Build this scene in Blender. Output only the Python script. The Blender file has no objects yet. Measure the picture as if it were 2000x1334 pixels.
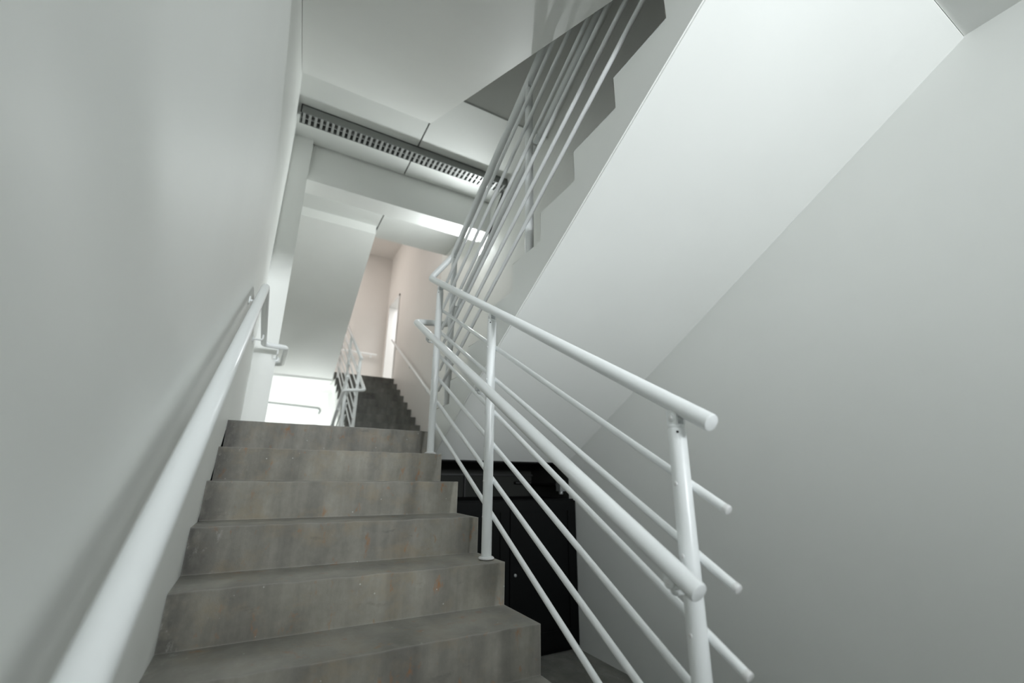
import bpy, bmesh, math, random
from mathutils import Vector, Matrix
random.seed(7)
S = bpy.context.scene
COL = S.collection

# ------------------------------------------------------------------ dimensions (metres)
H = 0.17                 # riser
D = 0.29451              # tread
SL = H / D               # pitch of every flight
XR = 1.24                # open edge of the left flights
XB = 1.285               # open edge of the right flights
XW = 2.50                # right wall
YM = 1.82                # mirror line of the double staircase (middle of the landing)
ZF = -1.53               # ground floor
ZC = 5.15                # top ceiling
YF, YBK = -10.0, 7.54     # front and back wall
YB0 = 0.04               # first riser of the upper right flight
RAIL = 1.196             # top rail above the nosing line
HAND = 0.79              # handrail above the nosing line
OFFS = (0.215, 0.39, 0.565, 0.73, 0.897, 1.06)
TR = 0.0245              # tube radius

# ------------------------------------------------------------------ materials
def mat(name):
    m = bpy.data.materials.new(name); m.use_nodes = True
    nt = m.node_tree; b = nt.nodes['Principled BSDF']
    return m, nt, b

def plain(name, rgb, rough=0.5, metal=0.0, spec=0.5):
    m, nt, b = mat(name)
    b.inputs['Base Color'].default_value = (*rgb, 1); b.inputs['Roughness'].default_value = rough
    b.inputs['Metallic'].default_value = metal; b.inputs['Specular IOR Level'].default_value = spec
    n = nt.nodes.new('ShaderNodeTexNoise'); n.inputs['Scale'].default_value = 60; n.inputs['Detail'].default_value = 3
    g = nt.nodes.new('ShaderNodeNewGeometry'); nt.links.new(g.outputs['Position'], n.inputs['Vector'])
    bp = nt.nodes.new('ShaderNodeBump'); bp.inputs['Strength'].default_value = 0.03; bp.inputs['Distance'].default_value = 0.002
    nt.links.new(n.outputs['Fac'], bp.inputs['Height']); nt.links.new(bp.outputs['Normal'], b.inputs['Normal'])
    return m

def paint(name, rgb, rough=0.38, spec=0.4, var=0.03):
    """semi-gloss masonry paint: faint roller texture and slow tonal drift"""
    m, nt, b = mat(name)
    g = nt.nodes.new('ShaderNodeNewGeometry')
    n = nt.nodes.new('ShaderNodeTexNoise'); n.inputs['Scale'].default_value = 0.9; n.inputs['Detail'].default_value = 4
    nt.links.new(g.outputs['Position'], n.inputs['Vector'])
    r = nt.nodes.new('ShaderNodeValToRGB')
    r.color_ramp.elements[0].position = 0.3; r.color_ramp.elements[1].position = 0.7
    r.color_ramp.elements[0].color = (*[c * (1 - var) for c in rgb], 1)
    r.color_ramp.elements[1].color = (*[min(1, c * (1 + var)) for c in rgb], 1)
    nt.links.new(n.outputs['Fac'], r.inputs['Fac']); nt.links.new(r.outputs['Color'], b.inputs['Base Color'])
    n2 = nt.nodes.new('ShaderNodeTexNoise'); n2.inputs['Scale'].default_value = 2.2; n2.inputs['Detail'].default_value = 2
    nt.links.new(g.outputs['Position'], n2.inputs['Vector'])
    bp = nt.nodes.new('ShaderNodeBump'); bp.inputs['Strength'].default_value = 0.05; bp.inputs['Distance'].default_value = 0.02
    nt.links.new(n2.outputs['Fac'], bp.inputs['Height']); nt.links.new(bp.outputs['Normal'], b.inputs['Normal'])
    b.inputs['Roughness'].default_value = rough; b.inputs['Specular IOR Level'].default_value = spec
    return m

def concrete(name, rgb, stains=1.0):
    """trowelled cement: blotches, vertical runs on the risers, rust stains and paint specks"""
    m, nt, b = mat(name); L = nt.links
    def nd(t, **k):
        x = nt.nodes.new(t)
        for a, v in k.items(): x.inputs[a].default_value = v
        return x
    g = nd('ShaderNodeNewGeometry')
    def mapped(sx, sy, sz):
        mp = nd('ShaderNodeMapping'); mp.inputs['Scale'].default_value = (sx, sy, sz)
        L.new(g.outputs['Position'], mp.inputs['Vector']); return mp.outputs['Vector']
    def ramp(src, p0, p1, c0, c1):
        r = nd('ShaderNodeValToRGB'); e = r.color_ramp.elements
        e[0].position, e[1].position = p0, p1; e[0].color = (*c0, 1); e[1].color = (*c1, 1)
        L.new(src, r.inputs['Fac']); return r.outputs['Color']
    def mix(kind, fac, a, bb):
        x = nd('ShaderNodeMix'); x.data_type = 'RGBA'; x.blend_type = kind
        if isinstance(fac, float): x.inputs[0].default_value = fac
        else: L.new(fac, x.inputs[0])
        L.new(a, x.inputs[6])
        if isinstance(bb, tuple): x.inputs[7].default_value = (*bb, 1)
        else: L.new(bb, x.inputs[7])
        return x.outputs[2]
    big = nd('ShaderNodeTexNoise', Scale=1.0, Detail=8, Roughness=0.62); L.new(mapped(3.2, 3.2, 3.2), big.inputs['Vector'])
    col = ramp(big.outputs['Fac'], 0.3, 0.72, tuple(c * 0.66 for c in rgb), tuple(c * 1.26 for c in rgb))
    run = nd('ShaderNodeTexNoise', Scale=1.0, Detail=5, Roughness=0.55); L.new(mapped(9, 4, 0.9), run.inputs['Vector'])
    col = mix('MULTIPLY', 0.75, col, ramp(run.outputs['Fac'], 0.34, 0.66, (0.62, 0.62, 0.62), (1.16, 1.16, 1.13)))
    fine = nd('ShaderNodeTexNoise', Scale=1.0, Detail=6, Roughness=0.7); L.new(mapped(45, 45, 30), fine.inputs['Vector'])
    col = mix('MULTIPLY', 0.6, col, ramp(fine.outputs['Fac'], 0.3, 0.7, (0.86, 0.86, 0.86), (1.1, 1.1, 1.1)))
    if stains:
        och = nd('ShaderNodeTexNoise', Scale=1.0, Detail=6, Roughness=0.66); L.new(mapped(6.5, 6.5, 8.5), och.inputs['Vector'])
        f = ramp(och.outputs['Fac'], 0.49, 0.72, (0, 0, 0), (0.30 * stains,) * 3)
        col = mix('MIX', f, col, (0.30, 0.235, 0.15))
        rus = nd('ShaderNodeTexNoise', Scale=1.0, Detail=5, Roughness=0.62); L.new(mapped(17, 17, 9), rus.inputs['Vector'])
        f = ramp(rus.outputs['Fac'], 0.605, 0.73, (0, 0, 0), (0.6 * stains,) * 3)
        col = mix('MIX', f, col, (0.30, 0.145, 0.06))
        drk = nd('ShaderNodeTexNoise', Scale=1.0, Detail=5, Roughness=0.6); L.new(mapped(7, 9, 15), drk.inputs['Vector'])
        f = ramp(drk.outputs['Fac'], 0.64, 0.78, (0, 0, 0), (0.45 * stains,) * 3)
        col = mix('MIX', f, col, (0.09, 0.085, 0.08))
        vo = nd('ShaderNodeTexVoronoi', Scale=14.0); L.new(g.outputs['Position'], vo.inputs['Vector'])
        f = ramp(vo.outputs['Distance'], 0.035, 0.055, (0.7,) * 3, (0, 0, 0))
        col = mix('MIX', f, col, (0.55, 0.55, 0.53))
    if stains >= 1:
        sx = nd('ShaderNodeSeparateXYZ'); L.new(g.outputs['Position'], sx.inputs[0])
        def mth(op, a, bv):
            x = nd('ShaderNodeMath'); x.operation = op
            for i, v in enumerate((a, bv)):
                if isinstance(v, (int, float)): x.inputs[i].default_value = v
                else: L.new(v, x.inputs[i])
            x.use_clamp = True
            return x.outputs[0]
        pn = nd('ShaderNodeTexNoise', Scale=1.0, Detail=4, Roughness=0.6); L.new(mapped(14, 11, 9), pn.inputs['Vector'])
        near = mth('SUBTRACT', 1.0, mth('MULTIPLY', sx.outputs[0], 9.0))       # darker, patchy strip along the left wall
        f = mth('MULTIPLY', near, mth('MULTIPLY', mth('SUBTRACT', pn.outputs['Fac'], 0.30), 4.0))
        col = mix('MIX', f, col, (0.10, 0.097, 0.09))
        pl = nd('ShaderNodeTexNoise', Scale=1.0, Detail=5, Roughness=0.7); L.new(mapped(26, 20, 16), pl.inputs['Vector'])
        near2 = mth('SUBTRACT', 1.0, mth('MULTIPLY', sx.outputs[0], 5.0))
        f = mth('MULTIPLY', near2, mth('MULTIPLY', mth('SUBTRACT', pl.outputs['Fac'], 0.60), 7.0))
        col = mix('MIX', f, col, (0.42, 0.42, 0.40))
        oi = nd('ShaderNodeObjectInfo')                                       # every pour a little different in tone
        tn = ramp(oi.outputs['Random'], 0.0, 1.0, (0.86, 0.86, 0.87), (1.1, 1.09, 1.06))
        col = mix('MULTIPLY', 1.0, col, tn)
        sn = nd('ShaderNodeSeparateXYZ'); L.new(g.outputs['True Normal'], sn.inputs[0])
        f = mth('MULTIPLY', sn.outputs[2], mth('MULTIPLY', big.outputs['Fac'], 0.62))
        col = mix('MIX', f, col, (0.44, 0.43, 0.40))  # treads paler: wear, plus missing top light put into the colour
        bv = nd('ShaderNodeBevel', Radius=0.013); bv.samples = 6                # worn, paler arrises
        dt = nd('ShaderNodeVectorMath'); dt.operation = 'DOT_PRODUCT'
        L.new(bv.outputs[0], dt.inputs[0]); L.new(g.outputs['True Normal'], dt.inputs[1])
        f = mth('MULTIPLY', mth('SUBTRACT', 1.0, dt.outputs['Value']), mth('MULTIPLY', fine.outputs['Fac'], 24.0))
        col = mix('MIX', f, col, (0.43, 0.42, 0.39))
    L.new(col, b.inputs['Base Color'])
    bp = nd('ShaderNodeBump', Strength=0.35, Distance=0.004)
    L.new(fine.outputs['Fac'], bp.inputs['Height']); L.new(bp.outputs['Normal'], b.inputs['Normal'])
    b.inputs['Roughness'].default_value = 0.62; b.inputs['Specular IOR Level'].default_value = 0.35
    return m

def glow(name, rgb, strength):
    m, nt, b = mat(name)
    b.inputs['Base Color'].default_value = (*rgb, 1)
    b.inputs['Emission Color'].default_value = (*rgb, 1); b.inputs['Emission Strength'].default_value = strength
    return m

M = dict(
    wall=paint('wall_paint', (0.85, 0.86, 0.84), rough=.48),
    soffit=paint('soffit_paint', (0.85, 0.86, 0.84), rough=0.46),
    ceil=paint('slab_paint', (0.77, 0.785, 0.765), rough=0.65, spec=.25),
    pink=paint('upper_wall_paint', (0.75, 0.725, 0.70), rough=0.42),
    steel=plain('white_enamel', (0.89, 0.91, 0.915), 0.3),
    cap=plain('white_plastic_cap', (0.82, 0.82, 0.82), 0.4),
    bolt=plain('bolt_steel', (0.45, 0.46, 0.47), 0.35, 0.8),
    hole=plain('dark_screw_hole', (0.03, 0.03, 0.03), 0.7),
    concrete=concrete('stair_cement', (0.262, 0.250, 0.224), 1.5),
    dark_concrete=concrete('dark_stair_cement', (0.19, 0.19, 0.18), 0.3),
    floor=concrete('floor_cement', (0.2, 0.2, 0.185), 0.3),
    black=plain('black_cabinet_paint', (0.0035, 0.004, 0.004), 0.6, 0, 0.12),
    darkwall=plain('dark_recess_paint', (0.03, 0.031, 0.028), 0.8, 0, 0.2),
    blackpipe=plain('black_conduit', (0.01, 0.01, 0.01), 0.5),
    alu=plain('galvanised_metal', (0.33, 0.34, 0.34), 0.45, 0.5),
    gap=plain('joint_shadow_sealant', (0.03, 0.03, 0.03), 0.9),
    louvre=plain('louvre_aluminium', (0.40, 0.41, 0.40), 0.4, 0.2),
    housing=plain('lamp_housing', (0.22, 0.23, 0.22), 0.5),
    cable=plain('black_cable', (0.02, 0.02, 0.02), 0.6),
    pipe=plain('grey_pipe', (0.2, 0.21, 0.21), 0.4),
    door=plain('white_door_paint', (0.8, 0.8, 0.79), 0.4),
    tube=plain('fluorescent_tube_glass', (0.8, 0.82, 0.82), 0.3),
    bulb=glow('wall_lamp_diffuser', (0.95, 1.0, 1.0), 40),
)

# ------------------------------------------------------------------ helpers
def link(name, bm, m, parent=None, smooth=False, kind=None):
    bmesh.ops.recalc_face_normals(bm, faces=bm.faces)
    me = bpy.data.meshes.new(name); bm.to_mesh(me); bm.free()
    for x in (m if isinstance(m, (list, tuple)) else [m]): me.materials.append(x)
    if smooth:
        for p in me.polygons: p.use_smooth = True
        me.set_sharp_from_angle(angle=math.radians(40))
    o = bpy.data.objects.new(name, me); COL.objects.link(o)
    if parent:
        o.parent = parent; o.location = -world_loc(parent)
    if kind: o['kind'] = kind
    return o

def world_loc(o):
    v = Vector(o.location)
    while o.parent: o = o.parent; v += Vector(o.location)
    return v

def thing(name, label, cat, loc, group=None):
    o = bpy.data.objects.new(name, None); COL.objects.link(o)
    o.location = loc; o.empty_display_size = 0.1
    o['label'] = label; o['category'] = cat
    if group: o['group'] = group
    return o

def tag(o, label, cat, group=None):
    o['label'] = label; o['category'] = cat
    if group: o['group'] = group
    return o

def box(bm, x0, x1, y0, y1, z0, z1, mi=0):
    v = [bm.verts.new((x, y, z)) for z in (z0, z1) for y in (y0, y1) for x in (x0, x1)]
    for q in ((0, 2, 3, 1), (4, 5, 7, 6), (0, 1, 5, 4), (1, 3, 7, 5), (3, 2, 6, 7), (2, 0, 4, 6)):
        f = bm.faces.new([v[i] for i in q]); f.material_index = mi

def bevel(bm, w, seg=2):
    e = [x for x in bm.edges if len(x.link_faces) == 2 and x.calc_face_angle(0) > 0.5]
    bmesh.ops.bevel(bm, geom=e, offset=w, segments=seg, affect='EDGES', clamp_overlap=True)

def boxes(name, lst, m, parent=None, bev=0, kind=None):
    bm = bmesh.new()
    for b in lst: box(bm, *b)
    if bev: bevel(bm, bev)
    return link(name, bm, m, parent, kind=kind)

def prism(bm, prof, x0, x1):
    """extrude a (y, z) outline along x"""
    a = [bm.verts.new((x0, y, z)) for y, z in prof]; b = [bm.verts.new((x1, y, z)) for y, z in prof]
    n = len(prof)
    bm.faces.new(a); bm.faces.new(b[::-1])
    for i in range(n): bm.faces.new((a[i], b[i], b[(i + 1) % n], a[(i + 1) % n]))

def fillet(pts, r, n=6):
    pts = [Vector(p) for p in pts]; out = [pts[0]]
    for i in range(1, len(pts) - 1):
        p, a, b = pts[i], pts[i - 1], pts[i + 1]
        u, v = (a - p), (b - p); lu, lv = u.length, v.length; u /= lu; v /= lv
        if u.dot(v) < -0.9995: out.append(p); continue
        half = math.acos(max(-1, min(1, u.dot(v)))) / 2
        t = min(r / math.tan(half), lu * 0.48, lv * 0.48)
        p0, p2 = p + u * t, p + v * t
        for k in range(n + 1):
            s = k / n; out.append(p0 * (1 - s) ** 2 + p * 2 * s * (1 - s) + p2 * s * s)
    out.append(pts[-1]); return out

def tube(bm, pts, r, n=20, round_end=True):
    pts = [Vector(p) for p in pts]
    tang = []
    for i in range(len(pts)):
        a = pts[max(0, i - 1)]; b = pts[min(len(pts) - 1, i + 1)]; tang.append((b - a).normalized())
    up = Vector((0, 0, 1)) if abs(tang[0].z) < 0.9 else Vector((1, 0, 0))
    nrm = (up - tang[0] * up.dot(tang[0])).normalized()
    rings = []
    def ring(c, t, nr, rad):
        bi = t.cross(nr)
        return [bm.verts.new(c + (nr * math.cos(2 * math.pi * k / n) + bi * math.sin(2 * math.pi * k / n)) * rad) for k in range(n)]
    seq = []
    for i, (p, t) in enumerate(zip(pts, tang)):
        nrm = (nrm - t * nrm.dot(t)).normalized()
        seq.append((p, t, nrm.copy(), r))
    if round_end:
        e = r * 0.22
        p, t, nn, _ = seq[0]; q, u, mm, _ = seq[-1]
        seq = [(p, t, nn, r * 0.8), (p + t * e * 0.3, t, nn, r * 0.94), (p + t * e, t, nn, r)] + seq[1:-1] + \
              [(q - u * e, u, mm, r), (q - u * e * 0.3, u, mm, r * 0.94), (q, u, mm, r * 0.8)]
    rings = [ring(*s) for s in seq]
    for a, b in zip(rings, rings[1:]):
        for k in range(n): bm.faces.new((a[k], a[(k + 1) % n], b[(k + 1) % n], b[k]))
    bm.faces.new(rings[0][::-1]); bm.faces.new(rings[-1])

def tubes(name, lst, m, parent=None, n=20):
    bm = bmesh.new()
    for pts, r in lst: tube(bm, pts, r, n)
    return link(name, bm, m, parent, smooth=True)

# ------------------------------------------------------------------ the setting
def wall_mesh(name, lst, m): return boxes(name, lst, m, kind='structure')

# left wall: the lower part swells slightly up to the height of the upper floor
bm = bmesh.new()
ys = [YF - 0.2 + i * (YBK + 0.4 - YF) / 60 for i in range(61)]
zs = [ZF - 0.1, -0.6, 0.2, 0.6, 0.8, 1.0, 1.15, 1.25, 1.3, 1.35, 1.4, 1.435, 1.44, 1.46, 2.0, 3.0, 4.0, ZC + 0.1]
def swell(y, z):
    w = max(0.0, min(1.0, (1.0 - y) / 2.4)) * (1 if y < 1.0 else 0)
    t = max(0.0, min(1.0, (z - 0.5) / .93)); t = t * t * (3 - 2 * t)
    return 0.034 * w * t if z < 1.437 else 0.0
g = [[bm.verts.new((swell(y, z), y, z)) for y in ys] for z in zs]
for i in range(len(zs) - 1):
    for j in range(len(ys) - 1): bm.faces.new((g[i][j], g[i][j + 1], g[i + 1][j + 1], g[i + 1][j]))
bk = [bm.verts.new((-0.2, y, z)) for y, z in ((ys[0], zs[0]), (ys[-1], zs[0]), (ys[-1], zs[-1]), (ys[0], zs[-1]))]
bm.faces.new(bk)
bm.faces.new([g[0][j] for j in range(len(ys))] + [bk[1], bk[0]]); bm.faces.new([g[-1][j] for j in range(len(ys))] + [bk[2], bk[3]])
bm.faces.new([g[i][0] for i in range(len(zs))] + [bk[3], bk[0]]); bm.faces.new([g[i][-1] for i in range(len(zs))] + [bk[2], bk[1]])
link('wall_left', bm, M['wall'], smooth=True, kind='structure')

DY0, DY1, DZ0, DZ1 = 6.37, 7.30, 1.70, 3.74      # doorway in the right wall
wall_mesh('wall_right', [(XW, XW + .2, YF - .2, 3.6, ZF - .1, ZC + .1)], M['wall'])
wall_mesh('wall_right_far', [(XW, XW + .2, 3.6, DY0, ZF - .1, ZC + .1), (XW, XW + .2, DY1, YBK + .2, ZF - .1, ZC + .1),
                             (XW, XW + .2, DY0, DY1, ZF - .1, DZ0), (XW, XW + .2, DY0, DY1, DZ1, ZC + .1)], M['pink'])
wall_mesh('wall_back', [(0.0, XW, YBK, YBK + .2, ZF - .1, 1.58)], M['wall'])
wall_mesh('wall_back_upper', [(0.0, XW, YBK, YBK + .2, 1.58, ZC + .1)], M['pink'])
WX0, WX1, WZ0, WZ1 = 0.35, 2.2, -0.75, 1.25      # glazed opening behind the camera
wall_mesh('wall_front', [(0.0, WX0, YF - .2, YF, ZF - .1, ZC + .1), (WX1, XW, YF - .2, YF, ZF - .1, ZC + .1),
                         (WX0, WX1, YF - .2, YF, ZF - .1, WZ0), (WX0, WX1, YF - .2, YF, WZ1, ZC + .1)], M['wall'])
boxes('floor', [(0.0, XW, YF, YBK, ZF - .1, ZF)], M['floor'], kind='structure')
boxes('ceiling', [(0.0, XW, YF, YBK, ZC, ZC + .1)], M['pink'], kind='structure')
# landings (mid height, and the floors above)
boxes('floor_landing', [(0.0, XR, 0.0, 2 * YM, -.19, 0.0), (XR, XW, YB0, 2 * YM - YB0, -.19, 0.0)], M['concrete'], kind='structure')
boxes('floor_upper_near', [(0.0, XR, YF, -2.42, 1.47, 1.70), (XR, XW, YF, -2.832, 1.474, 1.70)], M['soffit'], kind='structure')
boxes('floor_upper_far', [(0.0, XR, 2 * YM + 2.42, YBK, 1.47, 1.70), (XR, XW, 2 * YM + 2.832, YBK, 1.474, 1.70)], M['soffit'], kind='structure')
# slab over the landing: left and right halves with an open joint, a downstand beam between
ZS, ZT = 3.355, 3.575
YBM0, YBM1 = 1.69, 1.97
boxes('ceiling_landing_left', [(0.0, 1.255, 0.535, YBM0 - .02, ZS, ZT)], M['ceil'], kind='structure')
boxes('ceiling_landing_right', [(1.272, XW, 0.25, YBM0 - .02, ZS, ZT)], M['ceil'], kind='structure')
boxes('ceiling_far_left', [(0.0, 1.255, YBM1, 2 * YM - .535, ZS, ZT)], M['ceil'], kind='structure')
boxes('ceiling_far_right', [(1.272, XW, YBM1, 3.42, ZS, ZT)], M['ceil'], kind='structure')
boxes('trim_1', [(0.0, XW, YBM0, YBM1, 2.885, ZT + .1)], M['soffit'], bev=.006, kind='structure')            # beam
boxes('trim_2', [(0.0, XW, YBM0 - .03, YBM0 - .005, ZS + .03, ZT + .02), (1.25, 1.277, .5, 3.4, ZS + .03, ZT + .02)], M['gap'], kind='structure')
boxes('trim_3', [(0.0, .196, 1.6, 2.04, 0.0, ZS)], M['soffit'], bev=.014, kind='structure')                  # pilaster
boxes('ceiling_screed', [(0.0, XW, .3, 3.42, ZT + .02, ZT + .12)], M['soffit'], kind='structure')

# doorway on the upper far landing: frame and the bright room behind
boxes('door_1', [(XW - .02, XW + .2, DY0, DY0 + .05, DZ0, DZ1), (XW - .02, XW + .2, DY1 - .05, DY1, DZ0, DZ1),
                 (XW - .02, XW + .2, DY0, DY1, DZ1 - .05, DZ1)], M['door'], bev=.004, kind='structure')
boxes('wall_room_beyond', [(4.2, 4.3, 5.0, 9.0, 1.6, 4.6), (XW + .2, 4.2, 9.0, 9.1, 1.6, 4.6), (XW + .2, 4.2, 4.9, 5.0, 1.6, 4.6),
                           (XW + .2, 4.3, 4.9, 9.1, 4.6, 4.7)], M['door'], kind='structure')
boxes('floor_room_beyond', [(XW + .2, 4.3, 4.9, 9.1, 1.6, 1.7)], M['floor'], kind='structure')
# window behind the camera
boxes('window_1', [(WX0, WX0 + .05, YF - .14, YF - .06, WZ0, WZ1), (WX1 - .05, WX1, YF - .14, YF - .06, WZ0, WZ1),
                   (WX0, WX1, YF - .14, YF - .06, WZ0, WZ0 + .05), (WX0, WX1, YF - .14, YF - .06, WZ1 - .05, WZ1),
                   ((WX0 + WX1) / 2 - .025, (WX0 + WX1) / 2 + .025, YF - .14, YF - .06, WZ0, WZ1)], M['steel'], bev=.004, kind='structure')

# ------------------------------------------------------------------ flights of stairs
def flight(x0, x1, y1, z0, n, sgn, soff, label, m_body, m_step, edge, skin, floor_cut=None, top_y=None):
    """first riser at y1 from height z0, n risers climbing along sgn; soffit `soff` below the nosing line"""
    root = thing('stair_flight', label, 'stairs', ((x0 + x1) / 2, y1, z0))
    zc = lambda y: z0 + H + (y - y1) * sgn * SL - soff            # soffit height
    prof = []
    for j in range(n):
        yj = y1 + sgn * j * D
        prof += [(yj + sgn * skin, z0 + j * H), (yj + sgn * skin, z0 + (j + 1) * H - skin)]
    yt = y1 + sgn * ((n - 1) * D + .004)
    prof[-1] = (prof[-1][0], z0 + n * H - skin)
    # keep the stepped edge exact on the open side, topping sits inside it
    yend = top_y if top_y is not None else yt + sgn * .02
    last = (yend, z0 + n * H - skin)
    prof.append(last)
    low = []
    if floor_cut is not None:
        yc = y1 + sgn * ((floor_cut - z0 - H + soff) / SL)
        low = [(last[0], zc(last[0])), (yc, floor_cut)]
    else:
        low = [(last[0], zc(last[0])), (y1, zc(y1))]
    bm = bmesh.new(); prism(bm, prof + low, x0, x1)
    if floor_cut is None:
        xe = x0 if x0 > 1 else x1
        ed = [e for e in bm.edges if all(abs(v.co.x - xe) < 1e-4 and abs(v.co.z - zc(v.co.y)) < .002 for v in e.verts)]
        bmesh.ops.bevel(bm, geom=ed, offset=.006, segments=3, affect='EDGES', clamp_overlap=True)
    link('stringer', bm, m_body, root, smooth=True)
    for j in range(n):
        yj = y1 + sgn * j * D
        a, b = x0 + edge[0], x1 - edge[1]
        bm = bmesh.new()
        k = skin
        last = j == n - 1
        back = yj + sgn * (D + k if not last else .03)
        nx = 26
        zb, ztp = z0 + j * H, z0 + (j + 1) * H
        prof = [(yj, zb), (yj, ztp), (back, ztp), (back, ztp - k), (yj + sgn * k, ztp - k), (yj + sgn * k, zb)]
        cols = []
        for i in range(nx + 1):
            x = a + (b - a) * i / nx
            jt = [(random.uniform(-1, 1) * .0022, random.uniform(-1, 1) * .0022) for _ in range(2)]
            c = []
            for q, (y, z) in enumerate(prof):
                dy = dz = 0
                if q == 1: dy, dz = jt[0]
                c.append(bm.verts.new((x, y + dy, z + dz)))
            cols.append(c)
        for p, q in zip(cols, cols[1:]):
            for i in range(6): bm.faces.new((p[i], q[i], q[(i + 1) % 6], p[(i + 1) % 6]))
        bm.faces.new(cols[0]); bm.faces.new(cols[-1][::-1])
        eds = [e for e in bm.edges if len(e.link_faces) == 2 and e.calc_face_angle(0) > .6 and
               all(abs(v.co.z - ztp) < .004 and abs(v.co.y - yj) < .004 for v in e.verts)]
        sd = [e for e in bm.edges if len(e.link_faces) == 2 and e.calc_face_angle(0) > .6 and all(abs(v.co.x - b) < 1e-4 for v in e.verts)
              and any(abs(v.co.y - yj) < .004 for v in e.verts)]
        bmesh.ops.bevel(bm, geom=list(set(eds + sd)), offset=min(.013, skin * .55), segments=3, affect='EDGES', clamp_overlap=True)
        link('step', bm, m_step, root, smooth=True)
    return root

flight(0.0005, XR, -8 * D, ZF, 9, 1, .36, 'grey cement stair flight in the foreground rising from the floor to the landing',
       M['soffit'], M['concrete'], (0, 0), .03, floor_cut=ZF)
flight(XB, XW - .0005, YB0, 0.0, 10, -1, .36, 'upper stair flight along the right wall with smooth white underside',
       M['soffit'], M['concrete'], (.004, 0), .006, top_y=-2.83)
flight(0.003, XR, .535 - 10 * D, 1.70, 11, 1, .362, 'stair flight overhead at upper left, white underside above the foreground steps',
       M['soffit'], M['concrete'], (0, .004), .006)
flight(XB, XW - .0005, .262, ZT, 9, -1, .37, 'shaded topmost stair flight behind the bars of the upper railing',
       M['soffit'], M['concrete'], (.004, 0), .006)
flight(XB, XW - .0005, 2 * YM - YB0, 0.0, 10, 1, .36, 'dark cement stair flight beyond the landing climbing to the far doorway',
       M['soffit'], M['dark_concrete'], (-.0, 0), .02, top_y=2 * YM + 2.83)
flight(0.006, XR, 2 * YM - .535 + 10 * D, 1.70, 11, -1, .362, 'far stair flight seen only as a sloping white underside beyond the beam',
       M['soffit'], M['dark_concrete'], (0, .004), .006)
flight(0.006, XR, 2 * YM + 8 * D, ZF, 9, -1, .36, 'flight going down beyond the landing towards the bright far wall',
       M['soffit'], M['dark_concrete'], (0, 0), .02, floor_cut=ZF)

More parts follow.
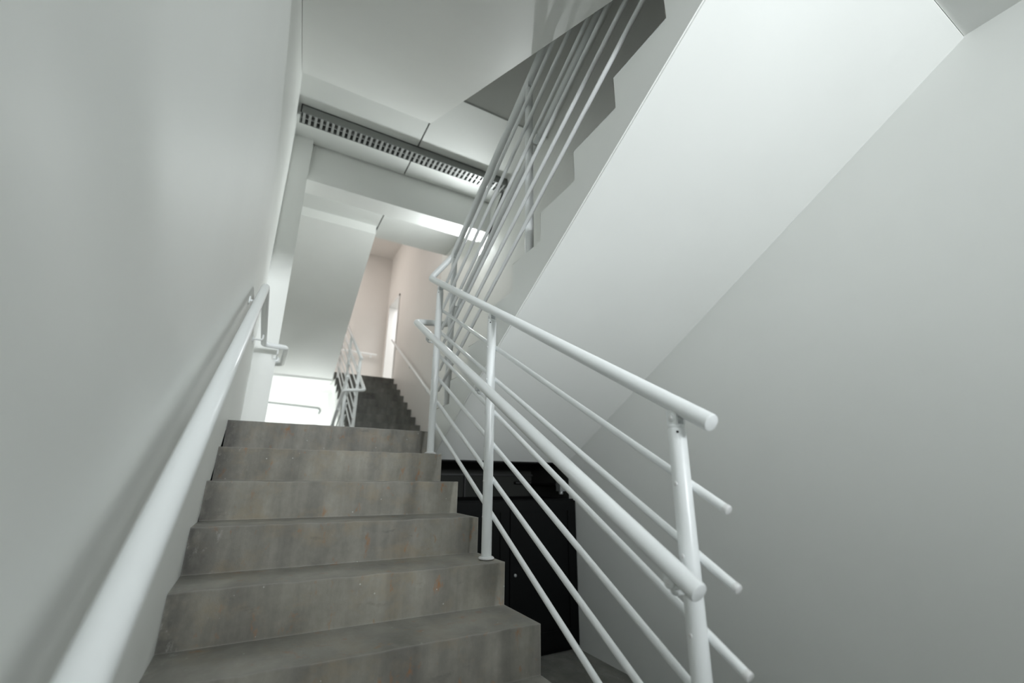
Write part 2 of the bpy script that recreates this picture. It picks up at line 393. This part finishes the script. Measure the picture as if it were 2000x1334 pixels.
# ------------------------------------------------------------------ tubular railings
def mir(p, far): return (p[0], 2 * YM - p[1], p[2]) if far else p
def railing(far, label):
    root = thing('stair_railing', label, 'railing', mir((1.19, -.2, -.17), far))
    w = lambda p: mir(p, far)
    XA, XAB, XAH = 1.19, 1.222, 1.118           # posts, bars, handrail of the lower flight
    XU, XUB, XUH = 1.335, 1.303, 1.407          # the same on the upper flight
    zA = lambda y, o: SL * y + RAIL - o
    zB = lambda y, o: H - SL * (y - YB0) + RAIL - o
    dA, dB = Vector((0, D, H)).normalized(), Vector((0, -D, H)).normalized()
    # top rail: one bent tube round the turn of the stair
    ye, yt = -2.372, -2.78
    if not far:
        pts = [(XA, ye, zA(ye, 0)), (XA, .045, zA(.045, 0)), (XU, -.05, zB(-.05, 0)), (XU, yt, zB(yt, 0))]
        tubes('top_rail', [([w(p) for p in fillet(pts, .05)], TR)], M['steel'], root)
    else:
        tubes('top_rail', [([w(p) for p in ((XA, ye, zA(ye, 0)), (XA, -.12, zA(-.12, 0)))], TR)], M['steel'], root)
        tubes('top_rail', [([w(p) for p in ((XU, .0, zB(.0, 0)), (XU, yt, zB(yt, 0)))], TR)], M['steel'], root)
    pts = [(XAH, -2.338, zA(-2.338, .408)), (XAH, .13, zA(.13, .408)), (XUH, .13, zA(.13, .408) + .03), (XUH, yt + .05, zB(yt + .05, .408))]
    hr = tubes('handrail', [([w(p) for p in fillet(pts, .05)], TR)], M['steel'], root)
    # bars on the gap side of the posts
    for o in OFFS:
        for X, z, ys_ in ((XAB, zA, (-2.362, -.14)), (XUB, zB, (.03, yt + .03))):
            a, b = (X, ys_[0], z(ys_[0], o)), (X, ys_[1], z(ys_[1], o))
            br = tubes('bar', [([w(a), w(b)], .0115)], M['steel'], root, n=14)
            e = (Vector(b) - Vector(a)).normalized()
            p0, p1 = Vector(a) - e * .004, Vector(a) + e * .010
            tubes('end_cap', [([w(p0), w(p1)], .0123)], M['cap'], br, n=14)
    # posts
    for X, XBb, XH, z, sgn, spots in ((XA, XAB, XAH, zA, -1, ((-.205, -H), (-1.088, -4 * H), (-2.258, -8 * H))),
                                     (XU, XUB, XUH, zB, 1, ((-.085, H), (-1.245, 5 * H), (-2.42, 9 * H)))):
        for y, zb in spots:
            zt = z(y, 0)
            post = tubes('post', [([w((X, y, zb + .003)), w((X, y, zt - .068))], .0245)], M['steel'], root)
            bm = bmesh.new()
            tube(bm, [w((X, y, zb + .0025)), w((X, y, zb + .0155))], .037, 24); link('base_collar', bm, M['cap'], post, smooth=True)
            # cap with clevis carrying the top rail
            bm = bmesh.new()
            tube(bm, [w((X, y, zt - .070)), w((X, y, zt - .058))], .0225, 20)
            for s in (-1, 1):
                yy = w((X, y, 0))[1]
                box(bm, X + s * .014 - .003, X + s * .014 + .003, yy - .017, yy + .017, zt - .060, zt - .018)
            tube(bm, [w((X - .019, y, zt - .040)), w((X + .019, y, zt - .040))], .0125, 16)
            link('top_clevis', bm, M['steel'], post, smooth=True)
            bm = bmesh.new()
            tube(bm, [w((X + sgn * .0175, y, zt - .040)), w((X + sgn * .0215, y, zt - .040))], .0055, 10); link('screw', bm, M['cap'], post, smooth=True)
            bm = bmesh.new()
            q = Vector((-.7 * sgn * -1, -.7, 0)).normalized()
            c = Vector((X, y, zt - .080)) + Vector((sgn * .017, -.017, 0))
            tube(bm, [w(c), w(c + Vector((sgn * .0015, -.0015, 0)))], .0035, 10); link('grub_screw', bm, M['hole'], post, smooth=True)
            for o in OFFS:
                bm = bmesh.new(); zz = z(y, o)
                tube(bm, [w((X + sgn * .0225, y, zz)), w((X + sgn * .0262, y, zz))], .0055, 12); link('rivet', bm, M['cap'], post, smooth=True)
            # arm that carries the handrail, with its round lug
            zh = z(y, .408)
            bm = bmesh.new()
            tube(bm, [w(p) for p in fillet([(X + sgn * .02, y, zh - .062), (XH, y, zh - .062), (XH, y, zh - .02)], .015)], .006, 12)
            tube(bm, [w((XH - .012, y, zh - .036)), w((XH + .012, y, zh - .036))], .016, 18)
            yy = w((X, y, 0))[1]
            box(bm, XH - .009, XH + .009, yy - .018, yy + .018, zh - .036, zh - .018)
            bk = link('bracket', bm, M['steel'], hr, smooth=True)
            bm = bmesh.new()
            tube(bm, [w((XH + sgn * .012, y, zh - .036)), w((XH + sgn * .0145, y, zh - .036))], .0075, 12)
            link('bracket_screw', bm, M['cap'], hr, smooth=True)
    return root
railing(False, 'white tubular railing of the foreground stair turning up onto the right-hand flight')
railing(True, 'small distant white tubular railing beside the dark steps beyond the landing')

def bracket_at(p, d, name, parent, zdrop=.07):
    """wall plate, arm and saddle: p on the rail axis, d unit vector to the wall"""
    p = Vector(p); d = Vector(d); L = d.length; d = d / L
    bm = bmesh.new()
    wp = p + d * L - Vector((0, 0, zdrop))
    tube(bm, fillet([wp, p - Vector((0, 0, zdrop)), p - Vector((0, 0, .015))], .02), .007, 12)
    tube(bm, [wp - d * .008, wp + d * .001], .026, 20)
    return link(name, bm, M['steel'], parent, smooth=True)

# handrail on the left wall, bending round the pilaster
lh = lambda y: SL * y + .89
root = thing('wall_handrail', 'long white tube handrail on the left wall, blurred up close, bending round the pilaster', 'handrail', (.066, -2.9, lh(-2.9)))
zl = lh(-.1)
pts = [(.066, -2.82, lh(-2.82)), (.066, -.1, zl), (.078, 1.36, zl), (.262, 1.38, zl), (.262, 2.12, zl), (.12, 2.12, zl)]
r0 = tubes('rail', [(fillet(pts, .05), TR)], M['steel'], root)
for y in (-.25,): bracket_at((.066, y, lh(y)), (-.066 + swell(y, lh(y) - .07), 0, 0), 'bracket', root)
for y in (.95,): bracket_at((.074, y, zl), (-.074, 0, 0), 'bracket', root)
bracket_at((.20, 1.38, zl), (0, .22, 0), 'bracket', root)

# handrail on the right wall of the far flight
root = thing('wall_handrail', 'thin white handrail on the right wall climbing beside the dark far steps', 'handrail', (2.43, 3.6, 1.05))
fz = lambda y: H + SL * (y - 3.6) + .80
tubes('rail', [([(2.43, 3.45, fz(3.45)), (2.43, 6.46, fz(6.46))], TR)], M['steel'], root)
for y in (3.8, 4.9, 6.0): bracket_at((2.43, y, fz(y)), (.07, 0, 0), 'bracket', root)
root = thing('wall_handrail', 'short white handrail stub on the pinkish back wall of the far upper landing', 'handrail', (1.9, 7.47, 2.49))
tubes('rail', [([(1.2, 7.47, 2.52), (2.33, 7.47, 2.49)], TR)], M['steel'], root)
for x in (1.5, 2.2): bracket_at((x, 7.47, 2.51), (0, .07, 0), 'bracket', root)

# ------------------------------------------------------------------ lamps
ly0, ly1, lz0, lz1 = 1.10, 1.27, 3.255, ZS
root = thing('ceiling_lamp', 'long fluorescent lamp with metal louvre under the slab between left wall and right wall', 'lamp', (1.24, 1.185, ZS))
boxes('housing', [(.03, 2.45, ly0, ly0 + .008, lz0, lz1), (.03, 2.45, ly1 - .008, ly1, lz0, lz1), (.03, 2.45, ly0, ly1, lz1 - .012, lz1),
                  (.03, .04, ly0, ly1, lz0, lz1), (2.44, 2.45, ly0, ly1, lz0, lz1)], M['housing'], root)
bl = []
nb = 42
for i in range(nb):
    x = .04 + 2.40 * (i + .5) / nb
    bl.append((x - .013, x + .013, ly0 + .008, ly1 - .008, lz0 + .001, lz0 + .040))
for k in (1,):
    y = ly0 + (ly1 - ly0) * k / 2
    bl.append((.04, 2.44, y - .004, y + .004, lz0 + .002, lz0 + .038))
boxes('louvre', bl, M['louvre'], root)
for x0, x1 in ((.08, 1.23), (1.27, 2.42)):
    tubes('tube', [([(x0, 1.185, lz0 + .066), (x1, 1.185, lz0 + .066)], .013)], M['tube'], root, n=12)

root = thing('wall_lamp', 'small glaring wall lamp on the right wall just below the beam', 'lamp', (2.5, 1.80, 2.66))
bm = bmesh.new(); box(bm, 2.462, 2.5, 1.70, 1.90, 2.60, 2.70); bevel(bm, .008); link('housing', bm, M['cap'], root)
bm = bmesh.new(); box(bm, 2.445, 2.4625, 1.715, 1.885, 2.615, 2.705); bevel(bm, .008); link('diffuser', bm, M['bulb'], root)
tag(tubes('power_cable', [(fillet([(2.452, 1.20, 3.30), (2.485, 1.32, 3.26), (2.485, 1.56, 3.05), (2.488, 1.63, 2.92), (2.470, 1.655, 2.83), (2.488, 1.69, 2.76), (2.485, 1.73, 2.698)], .04), .011)], M['cable']),
    'dark cable hanging down the right wall from the ceiling lamp to the wall lamp', 'cable')

# ------------------------------------------------------------------ dark store under the landing
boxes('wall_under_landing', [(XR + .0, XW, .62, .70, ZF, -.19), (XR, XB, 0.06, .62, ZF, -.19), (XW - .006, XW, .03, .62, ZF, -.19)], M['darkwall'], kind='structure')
boxes('trim_4', [(XB, XW, .06, .62, -.196, -.1905), (XB, XW, .595, .62, -.30, -.285), (1.795, 1.81, .60, .62, -.56, -.285)], M['blackpipe'], kind='structure')
root = thing('store_cabinet', 'black panelled two-door cabinet standing under the landing slab', 'cabinet', (1.9, .2, ZF))
cy = -.055
boxes('body', [(XB, XW - .004, cy + .024, .55, ZF, -.475)], M['black'], root)
for x0, x1, hx in ((XB + .006, 1.885, 1.3), (1.893, XW - .008, 1.935)):
    d = boxes('door', [(x0, x1, cy + .004, cy + .022, ZF + .03, -.485)], M['black'], root, bev=.002)
    fr = .075
    boxes('door_frame', [(x0, x0 + fr, cy - .006, cy + .005, ZF + .03, -.485), (x1 - fr, x1, cy - .006, cy + .005, ZF + .03, -.485),
                         (x0 + fr, x1 - fr, cy - .006, cy + .005, -.56, -.485), (x0 + fr, x1 - fr, cy - .006, cy + .005, ZF + .03, ZF + .15)], M['black'], d, bev=.003)
bm = bmesh.new(); tube(bm, [(1.93, cy - .006, -.985), (1.93, cy - .022, -.985)], .011, 14); link('lock', bm, M['alu'], d, smooth=True)
bm = bmesh.new(); tube(bm, [(1.91, cy - .006, -.535), (1.91, cy - .012, -.535)], .006, 10); link('screw', bm, M['alu'], d, smooth=True)
tag(tubes('conduit', [(fillet([(2.30, .585, -.36), (2.478, .585, -.36), (2.478, .16, -.37)], .03), .013)], M['blackpipe']),
    'black conduit on the dark side wall above the black cabinet', 'conduit')
root = thing('junction_box', 'small grey metal box at the end of the black conduit under the landing', 'electrical box', (2.47, .10, -.44))
boxes('box_body', [(2.44, 2.493, .07, .13, -.42, -.335)], M['alu'], root, bev=.006)
bm = bmesh.new(); tube(bm, [(2.467, .10, -.445), (2.467, .10, -.419)], .019, 16); link('box_outlet', bm, M['alu'], root, smooth=True)
bm = bmesh.new(); tube(bm, [(2.474, .132, -.37), (2.476, .165, -.37)], .019, 16); link('gland', bm, M['alu'], root, smooth=True)

# conduit on the bright far wall
tag(tubes('wall_conduit', [(fillet([(.0, 7.515, 1.165), (1.20, 7.515, 1.115), (1.245, 7.515, 1.07), (1.215, 7.515, .99)], .05), .014)], M['pipe']),
    'thin grey pipe bent at its end on the bright wall below the far flight', 'pipe')

# ------------------------------------------------------------------ light
def area(name, loc, target, sx, sy, power, rgb, spread=180):
    l = bpy.data.lights.new(name, 'AREA'); l.shape = 'RECTANGLE'; l.size = sx; l.size_y = sy; l.energy = power; l.color = rgb; l.spread = math.radians(spread)
    o = bpy.data.objects.new(name, l); COL.objects.link(o); o.location = loc
    o.rotation_euler = (Vector(target) - Vector(loc)).to_track_quat('-Z', 'Y').to_euler(); return o
area('daylight_front_window', (1.28, YF - .25, .25), (1.28, 0, .25), 1.8, 1.95, 1, (.90, .97, 1.0))
area('near_ceiling_lamp', (.75, -3.75, 1.42), (1.0, -2.9, 0.6), 1.2, .3, 9, (.93, .98, 1.0))
area('near_softbox_left', (.5, -9.6, 1.0), (1.5, -.5, 1.8), .8, .7, 21, (.93, .98, 1.0), 44)  # added softbox behind the camera, aimed up to spare the lower walls
area('near_softbox_right', (2.1, -9.6, 1.0), (.7, -.5, 1.95), .35, .6, 23, (.93, .98, 1.0), 44)  # second added softbox, brightens the left wall and shades steps behind the posts
area('wall_lamp_glow', (2.435, 1.80, 2.66), (1.4, 1.80, 2.75), .16, .09, 31, (.95, 1.0, 1.0))
area('lower_far_lamp', (.06, 6.2, .1), (1.2, 7.5, .6), 1.2, .2, 62, (.95, 1.0, .99), 175)
area('upper_far_lamp', (.5, 6.4, 4.9), (1.5, 6.0, 2.0), 1.0, .6, 32, (1.0, .93, .88))
area('room_beyond_lamp', (3.4, 7.0, 4.5), (3.4, 7.0, 1.7), 1.4, 3.0, 90, (1, 1, 1))

w = bpy.data.worlds.new('world'); S.world = w; w.use_nodes = True
w.node_tree.nodes['Background'].inputs['Color'].default_value = (.75, .85, 1, 1)
w.node_tree.nodes['Background'].inputs['Strength'].default_value = .6

# ------------------------------------------------------------------ camera
cam = bpy.data.cameras.new('camera'); co = bpy.data.objects.new('camera', cam); COL.objects.link(co)
cam.sensor_width = 36; cam.lens = 36 * 855.83 / 2000; cam.clip_start = .01
pitch, yaw, roll = .3000, .5091, .0095
fw = Vector((math.sin(yaw) * math.cos(pitch), math.cos(yaw) * math.cos(pitch), math.sin(pitch)))
rt = Vector((math.cos(yaw), -math.sin(yaw), 0)); up = rt.cross(fw)
r2 = rt * math.cos(roll) + up * math.sin(roll); u2 = -rt * math.sin(roll) + up * math.cos(roll)
mtx = Matrix((r2, u2, -fw)).transposed().to_4x4(); mtx.translation = Vector((.1877, -3.1113, -.3094))
co.matrix_world = mtx
cam.dof.use_dof = True; cam.dof.focus_distance = 2.0; cam.dof.aperture_fstop = 1.4
S.camera = co
S.view_settings.view_transform = 'Standard'; S.view_settings.look = 'None'
S.view_settings.exposure = 0.0; S.view_settings.gamma = 1.0; S.view_settings.use_curve_mapping = False
S.cycles.max_bounces = 12; S.cycles.diffuse_bounces = 8; S.cycles.glossy_bounces = 4
S.cycles.use_denoising = True
